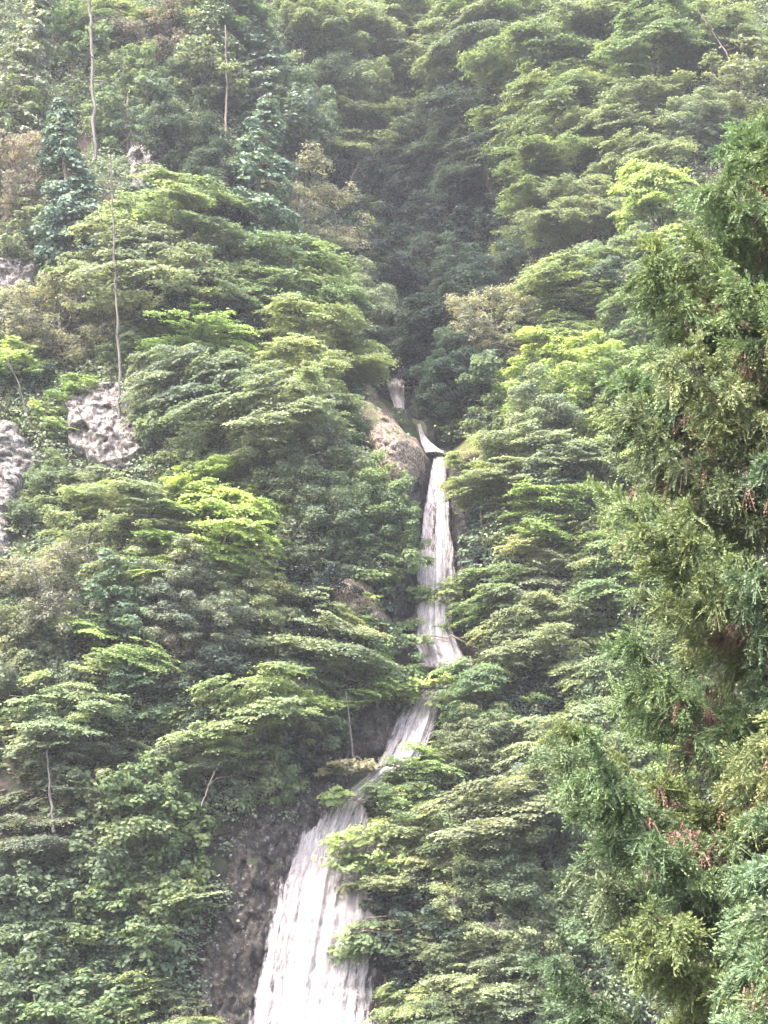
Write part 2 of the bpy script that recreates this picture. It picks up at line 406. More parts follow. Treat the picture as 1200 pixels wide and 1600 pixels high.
# ------------------------------------------------------------------ water
WATERLINE = []
def fall(label, rows, off, seed, thin=0.0, strands=26):
    rows = np.array(rows, float)
    n = int((rows[-1, 1] - rows[0, 1]) / 2.5) + 2
    py = np.linspace(rows[0, 1], rows[-1, 1], n)
    px = np.interp(py, rows[:, 1], rows[:, 0]); hw = np.interp(py, rows[:, 1], rows[:, 2])
    Lp = np.array([hit(a - h, b) for a, b, h in zip(px, py, hw)])
    Rp = np.array([hit(a + h, b) for a, b, h in zip(px, py, hw)])
    Cc = np.array([hit(a, b) for a, b in zip(px, py)])
    k = np.ones(7) / 7
    def sm(v): return np.convolve(np.pad(v, 3, mode='edge'), k, mode='valid')
    Y = sm(np.minimum(np.minimum(Lp[:, 1], Rp[:, 1]), Cc[:, 1])) - off
    hwj = sm(hw * (1.12 + .12 * fbm(py / 14, py * 0 + seed, seed, 3)))
    for a, b, h, y in zip(px[::2], py[::2], hw[::2], Y[::2]):
        q = at(a, b, y + off); WATERLINE.append((q[0], q[2], h / FPX * y))
    nc = 60
    rng = np.random.default_rng(seed)
    g = Geo(); VV = []; TT = []; UU = []; FF = []; base = 0
    for layer in range(2):
        V = np.zeros((n, nc, 3)); T = np.zeros((n, nc)); U = np.zeros((n, nc, 2))
        ln = 0
        s = np.linspace(-1, 1, nc)
        for i in range(n):
            a = at(px[i], py[i], Y[i])
            wdt = hwj[i] / FPX * Y[i]
            if i: ln += np.linalg.norm(a - prev)
            prev = a
            x = a[0] + s * wdt
            bulge = .35 * min(wdt, 1.2) * (1 - s * s)
            rid = .22 * fbm(s * 9 + layer * 7.3, np.full(nc, ln * .09), seed + layer, 4) + .06 * fbm(s * 26, np.full(nc, ln * .5), seed + 4, 2)
            V[i, :, 0] = x; V[i, :, 1] = a[1] - bulge - rid - layer * .12; V[i, :, 2] = a[2]
            T[i] = .0 + thin + .42 * np.clip((np.abs(s) - .66) / .34, 0, 1) ** 1.5 - .08 * np.exp(-((s - .3 * vnoise(np.array([ln / 3]), np.array([seed]), 4)) / .5) ** 2) + layer * .13
            U[i, :, 0] = s * wdt * 1.0 + seed + layer * 3; U[i, :, 1] = -ln
        VV.append(V.reshape(-1, 3)); TT.append(T.ravel()); UU.append(U.reshape(-1, 2)); FF.append(grid_faces(n, nc) + base); base += n * nc
    me = mesh('waterfall', np.concatenate(VV), np.concatenate(FF), np.concatenate(TT), True, [M_WATER], uv=np.concatenate(UU))
    o = link('waterfall', me)
    tag(o, label, 'waterfall', kind='structure')
    return o

fall('thin white top fall dropping from under the trees onto the mossy boulder', [(612, 505, 9), (614, 540, 12), (617, 570, 16), (618, 592, 17), (620, 612, 14), (624, 640, 8)], 1.1, 21, thin=-.04)
fall('tiny white rill running down beside the mossy boulder to the ledge', [(655, 664, 3), (660, 682, 4), (665, 692, 8), (674, 702, 14), (679, 708, 18)], .9, 22, thin=-.1)
fall('narrow white middle fall in the dark slot', [(686, 716, 9), (686, 726, 12), (684, 760, 17), (682, 800, 22), (681, 850, 28), (680, 905, 33), (678, 950, 32), (678, 985, 33), (684, 1010, 38), (697, 1040, 38)], .7, 23)
fall('wide white lower fall spreading from the slanting cascade to the bottom edge', [(682, 1070, 22), (661, 1100, 29), (650, 1130, 35), (639, 1160, 36), (622, 1190, 32), (595, 1215, 30), (568, 1235, 27), (548, 1255, 26), (540, 1275, 38), (533, 1300, 56), (528, 1330, 70), (518, 1380, 80), (511, 1430, 87), (501, 1480, 89), (490, 1540, 96), (484, 1600, 101), (476, 1720, 108)], .75, 24)
WATERLINE = np.array(WATERLINE)

def ledge(px0, px1, py, label, seed, FW=1.1):
    p = at((px0 + px1) / 2, py, 1)
    Y = hit((px0 + px1) / 2, py - 6)[1] - FW
    a = at(px0, py, Y); b = at(px1, py, Y)
    n = 16; g = Geo(); rng = np.random.default_rng(seed)
    P = []
    for i in range(n):
        t = i / (n - 1); c = a * (1 - t) + b * t
        r = rng.normal(size=5) * .025
        top = c[2] + .10 + r[0]; bot = c[2] - .10 + r[1]; fy = c[1] - .25 + r[2]; by = c[1] + 1.2
        P += [(c[0], fy, bot), (c[0], fy - .02, top - .05), (c[0], fy + .06, top), (c[0], by, top), (c[0], by, bot)]
    F = []
    for i in range(n - 1):
        for j in range(5):
            F.append((i * 5 + j, i * 5 + (j + 1) % 5, (i + 1) * 5 + (j + 1) % 5, (i + 1) * 5 + j))
    g.add(P, np.array(F))
    me = g.mesh('stone_ledge', [M_STONE])
    bmf = link('stone_ledge', me); tag(bmf, label, 'ledge')
ledge(654, 737, 1041, 'pale flat stone ledge closing the small pool under the middle fall', 1, 2.0)
ledge(664, 694, 709, 'short pale stone lip at the head of the middle fall', 2)

# ------------------------------------------------------------------ tree prototypes (mesh data shared by copies)
def limb_path(a, b, sag, rng, n=6):
    t = np.linspace(0, 1, n)[:, None]
    P = a * (1 - t) + b * t
    P[:, 2] += sag * np.sin(t[:, 0] * math.pi)
    P[1:-1] += rng.normal(size=(n - 2, 3)) * np.linalg.norm(b - a) * .045
    return P

def pad_leaves(g, rng, c, rp, n, size, out, tone, flat=True):
    a = rng.uniform(0, 2 * math.pi, n); ph = rng.uniform(0, 6.28, 3)
    lob = 1 + .28 * np.sin(3 * a + ph[0]) + .22 * np.sin(5 * a + ph[1]) + .12 * np.sin(9 * a + ph[2])
    r = rp * np.sqrt(rng.uniform(0.02, 1, n)) * lob
    stray = rng.random(n) < .16
    r = np.where(stray, r * rng.uniform(1.1, 1.8, n), r)
    if flat:
        x = np.cos(a) * r; y = np.sin(a) * r
        z = rng.normal(size=n) * np.where(stray, .22, .07) * rp - .20 * np.minimum(r / rp, 1.3) ** 2 * rp
        # tilt the pad outwards (droops away from the trunk)
        tl = rng.normal(size=2) * .18
        z = z - .30 * (x * out[0] + y * out[1]) + tl[0] * x + tl[1] * y
        C = np.stack([x, y, z], 1) + c
        Nn = np.stack([.45 * out[0] + .35 * np.cos(a), .45 * out[1] + .35 * np.sin(a), np.ones(n)], 1) + rng.normal(size=(n, 3)) * .42
    else:
        d = nrm(rng.normal(size=(n, 3)) + np.array([out[0] * .5, out[1] * .5, .55]))
        rr = rp * rng.uniform(.55, 1.05, n)[:, None] * (1 + .25 * np.sin(d[:, :1] * 5 + ph[0]) * np.sin(d[:, 1:2] * 4 + ph[1]))
        C = c + d * rr * np.array([1, 1, .62])
        Nn = d + np.array([0, 0, .8]) + rng.normal(size=(n, 3)) * .5
    S = size * rng.uniform(.65, 1.3, n)
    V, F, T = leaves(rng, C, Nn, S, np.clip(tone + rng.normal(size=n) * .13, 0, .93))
    g.add(V, F, T)

def proto_broad(seed, Wd, kind, leaf, npad, dens=1.0):
    """Wd crown width (m). returns dict with trunk and crown meshes"""
    rng = np.random.default_rng(seed)
    R = Wd / 2; Hc = Wd * .66; Ht = Wd * (.80 if kind == 'm' else .85)
    base = Hc - Ht / 2
    crown = Geo(); wood = Geo()
    lean = rng.normal(size=2) * .08 * Wd
    lz = rng.uniform(-.26, .22, 8)
    spine = np.array([[0, 0, -.6], [0, 0, base * .5], [lean[0] * .5, lean[1] * .5, base], [lean[0], lean[1], base + Ht * .55], [lean[0] * 1.1, lean[1] * 1.1, base + Ht * .8]])
    tr = .035 * Wd
    wood.tube(spine, [tr * 1.15, tr, tr * .8, tr * .42, tr * .15], 7)
    # limbs rise and spread from the trunk; leaf sprays hang along their outer part
    nl = 10 if Wd < 4 else 14
    per = max(4, npad // nl)
    for k in range(nl):
        hk = (k + rng.uniform(.1, .9)) / nl
        az = k * 2.4 + rng.uniform(-.5, .5)
        prof = math.sqrt(max(.06, 1 - (max(0, hk - .25) / .85) ** 2))
        rk = R * prof * rng.uniform(.5, 1.3)
        tip = np.array([math.cos(az) * rk + lean[0] * hk, math.sin(az) * rk + lean[1] * hk, base + Ht * (hk + rng.uniform(-.12, .12))])
        z0 = max(base * .6, tip[2] - Ht * rng.uniform(.22, .45) - .1 * rk)
        s0 = np.array([np.interp(z0, spine[:, 2], spine[:, 0]), np.interp(z0, spine[:, 2], spine[:, 1]), z0])
        P = limb_path(s0, tip, .06 * Wd, rng, 9)
        r0 = tr * rng.uniform(.35, .6) * (1.1 - .5 * hk)
        wood.tube(P, np.linspace(r0, r0 * .15, 9), 5)
        out = np.array([math.cos(az), math.sin(az)])
        sidev = np.array([-out[1], out[0], 0])
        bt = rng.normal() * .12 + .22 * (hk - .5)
        ns = int(per * (.5 + rk / R))
        for q in range(ns):
            u = 1 - .72 * rng.uniform(0, 1) ** 1.25
            j_ = u * 8; jj = min(int(j_), 7); pc = P[jj] * (1 - j_ + jj) + P[jj + 1] * (j_ - jj)
            lat = rng.normal() * .30 * R * (1.15 - u * .55) * (.4 + u)
            c = pc + sidev * lat + np.array([0, 0, rng.normal() * (.035 if kind == 'm' else .09) * Wd - .22 * abs(lat) - .02 * Wd])
            if kind == 'm': rp = R * rng.uniform(.09, .20)
            else: rp = R * rng.uniform(.12, .23)
            n = int(dens * (1.35 if kind == 'm' else 1.7) * rp * rp * 3.14 / (leaf * leaf * .36))
            if kind == 's': n = int(n * .45)
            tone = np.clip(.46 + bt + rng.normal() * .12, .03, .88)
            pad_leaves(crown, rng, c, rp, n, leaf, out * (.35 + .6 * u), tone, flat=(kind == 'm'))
            if q % (3 if kind != 's' else 1) == 0:
                pp = limb_path(P[max(1, jj - 1)], c, .01 * Wd, rng, 4)
                wood.tube(pp, np.linspace(r0 * .3, r0 * .1, 4), 3)
            if kind == 's':
                for _ in range(2):
                    e = c + rng.normal(size=3) * rp * np.array([1, 1, .7])
                    wood.tube(limb_path(pc, e, .02 * Wd, rng, 4), np.linspace(r0 * .25, r0 * .08, 4), 3)
    bark = M_PALE if kind == 's' or seed % 3 == 0 else M_BARK
    return dict(trunk=wood.mesh('trunk', [bark], True), crown=crown.mesh('crown', [M_LEAF]), W=Wd, H=Ht, Hc=Hc)

def proto_conifer(seed, Wd, Ht_, leaf, npad):
    rng = np.random.default_rng(seed)
    R = Wd / 2; crown = Geo(); wood = Geo()
    base = Ht_ * .18; H = Ht_ * .8; tr = .022 * Ht_
    wood.tube(np.array([[0, 0, -.6], [.03 * R, 0, Ht_ * .3], [-.03 * R, 0, Ht_ * .65], [0, 0, Ht_]]), [tr, tr * .8, tr * .45, tr * .08], 7)
    for i in range(npad):
        h = rng.uniform(0, 1) ** 1.15
        rad = R * (1.02 - h) ** .75 * rng.uniform(.35, 1.05)
        a = rng.uniform(0, 6.28)
        z = base + h * H
        c = np.array([math.cos(a) * rad, math.sin(a) * rad, z - .30 * rad])
        out = np.array([math.cos(a), math.sin(a)]) * 1.1
        rp = R * rng.uniform(.15, .30) * (1.1 - .5 * h)
        n = int(1.5 * rp * rp * 3.14 / (leaf * leaf * .3))
        pad_leaves(crown, rng, c, rp, n, leaf, out, np.clip(.45 + rng.normal() * .16, .05, .8), flat=rng.random() < .55)
        if i % 2 == 0:
            p = limb_path(np.array([0, 0, z + .05]), c, .03 * R, rng, 5)
            wood.tube(p, np.linspace(tr * .3, tr * .08, 5), 4)
    return dict(trunk=wood.mesh('trunk', [M_BARK], True), crown=crown.mesh('crown', [M_CON]), W=Wd, H=H * 1.02, Hc=base + H * .5)

PROTO = {
    'mL': [proto_broad(s, 6.0, 'm', .140, 330) for s in (11, 12, 13, 14, 15, 16)],
    'mS': [proto_broad(s, 3.4, 'm', .145, 150) for s in (21, 22, 23, 25)],
    'bL': [proto_broad(s, 6.0, 'b', .155, 240) for s in (31, 32, 34, 35)],
    'bS': [proto_broad(s, 3.4, 'b', .14, 110) for s in (41, 43, 44)],
    'gL': [proto_broad(s, 5.5, 'g', .23, 210, .95) for s in (51, 52, 53)],
    'gS': [proto_broad(s, 3.4, 'g', .22, 110, .95) for s in (55,)],
    'sL': [proto_broad(s, 5.0, 's', .13, 150) for s in (61, 62)],
    'sS': [proto_broad(s, 3.2, 's', .12, 90) for s in (66, 67)],
    'cL': [proto_conifer(s, 4.2, 9.5, .17, 170) for s in (71, 72)],
    'cS': [proto_conifer(s, 3.0, 5.5, .15, 95) for s in (75, 76)],
}
TONE = {
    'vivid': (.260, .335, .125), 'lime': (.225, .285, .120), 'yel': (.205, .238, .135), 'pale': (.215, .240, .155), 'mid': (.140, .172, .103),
    'grey': (.160, .186, .134), 'dark': (.048, .068, .054), 'deep': (.021, .032, .030), 'blue': (.128, .168, .122),  # dark, deep: dark greens, lowered further so leaf colour carries the ravine's shade
    'tan': (.205, .202, .150), 'brown': (.175, .145, .12), 'org': (.25, .228, .15), 'green': (.142, .190, .106),
}
cnt = {}
rs = random.Random(5)
TREEPOS = []
def tree(line):
    ty, tone, px, py, w_, h_, lean, label = line.split('|')
    px, py, w_, h_, lean = float(px), float(py), float(w_), float(h_), float(lean)
    big = w_ >= 118 or (ty == 'c' and h_ > 150)
    lst = PROTO[ty + ('L' if big else 'S')]
    k = cnt.get(ty + str(big), 0); cnt[ty + str(big)] = k + 1
    if ty == 'm' and rs.random() < .24 and tone != 'vivid' and not any(q in label for q in ('layered', 'spray', 'flat', 'fan', 'yellow')): lst = PROTO['b' + ('L' if big else 'S')]
    pr = lst[k % len(lst)]
    phi = math.radians(lean + rs.uniform(-13, 13)); rz = rs.uniform(0, 6.28)
    if phi < -.14: rz = rs.uniform(-.3, .3)
    Ys = np.arange(45, 150, .1); d = ray(px, py)
    w_ *= 1.26; h_ *= 1.15
    sx = w_ / FPX / pr['W']; sz = h_ / FPX / pr['H']
    sz = min(max(sz, sx * .6), sx * 1.7)
    off = pr['Hc'] * sz * Ys
    bx = d[0] * Ys - math.sin(phi) * off; bz = d[2] * Ys - math.cos(phi) * off
    F_ = f(bx, bz)
    i = int(np.argmax(Ys >= F_))
    Y = Ys[i]
    nm = 'conifer_tree' if ty == 'c' else ('shrub' if not big and h_ < 75 else 'broadleaf_tree')
    root = bpy.data.objects.new(nm, None); col.objects.link(root)
    root.empty_display_size = .3
    root.location = (bx[i], Y + .1, bz[i])
    root.rotation_mode = 'QUATERNION'
    root.rotation_quaternion = Quaternion((0, 1, 0), phi) @ Quaternion((0, 0, 1), rz)
    root.scale = (sx * Y, sx * Y, sz * Y)
    t = link('trunk', pr['trunk'], root); c = link('crown', pr['crown'], root)
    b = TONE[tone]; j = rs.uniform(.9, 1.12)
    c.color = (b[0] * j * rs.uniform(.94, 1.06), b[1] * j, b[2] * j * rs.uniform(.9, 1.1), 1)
    tag(root, label, 'shrub' if nm == 'shrub' else 'tree', {'conifer_tree': 'conifers on the gorge slope', 'shrub': 'shrubs on the gorge slope', 'broadleaf_tree': 'broadleaf trees on the gorge slopes'}[nm])
    TREEPOS.append((px, py, w_, h_))

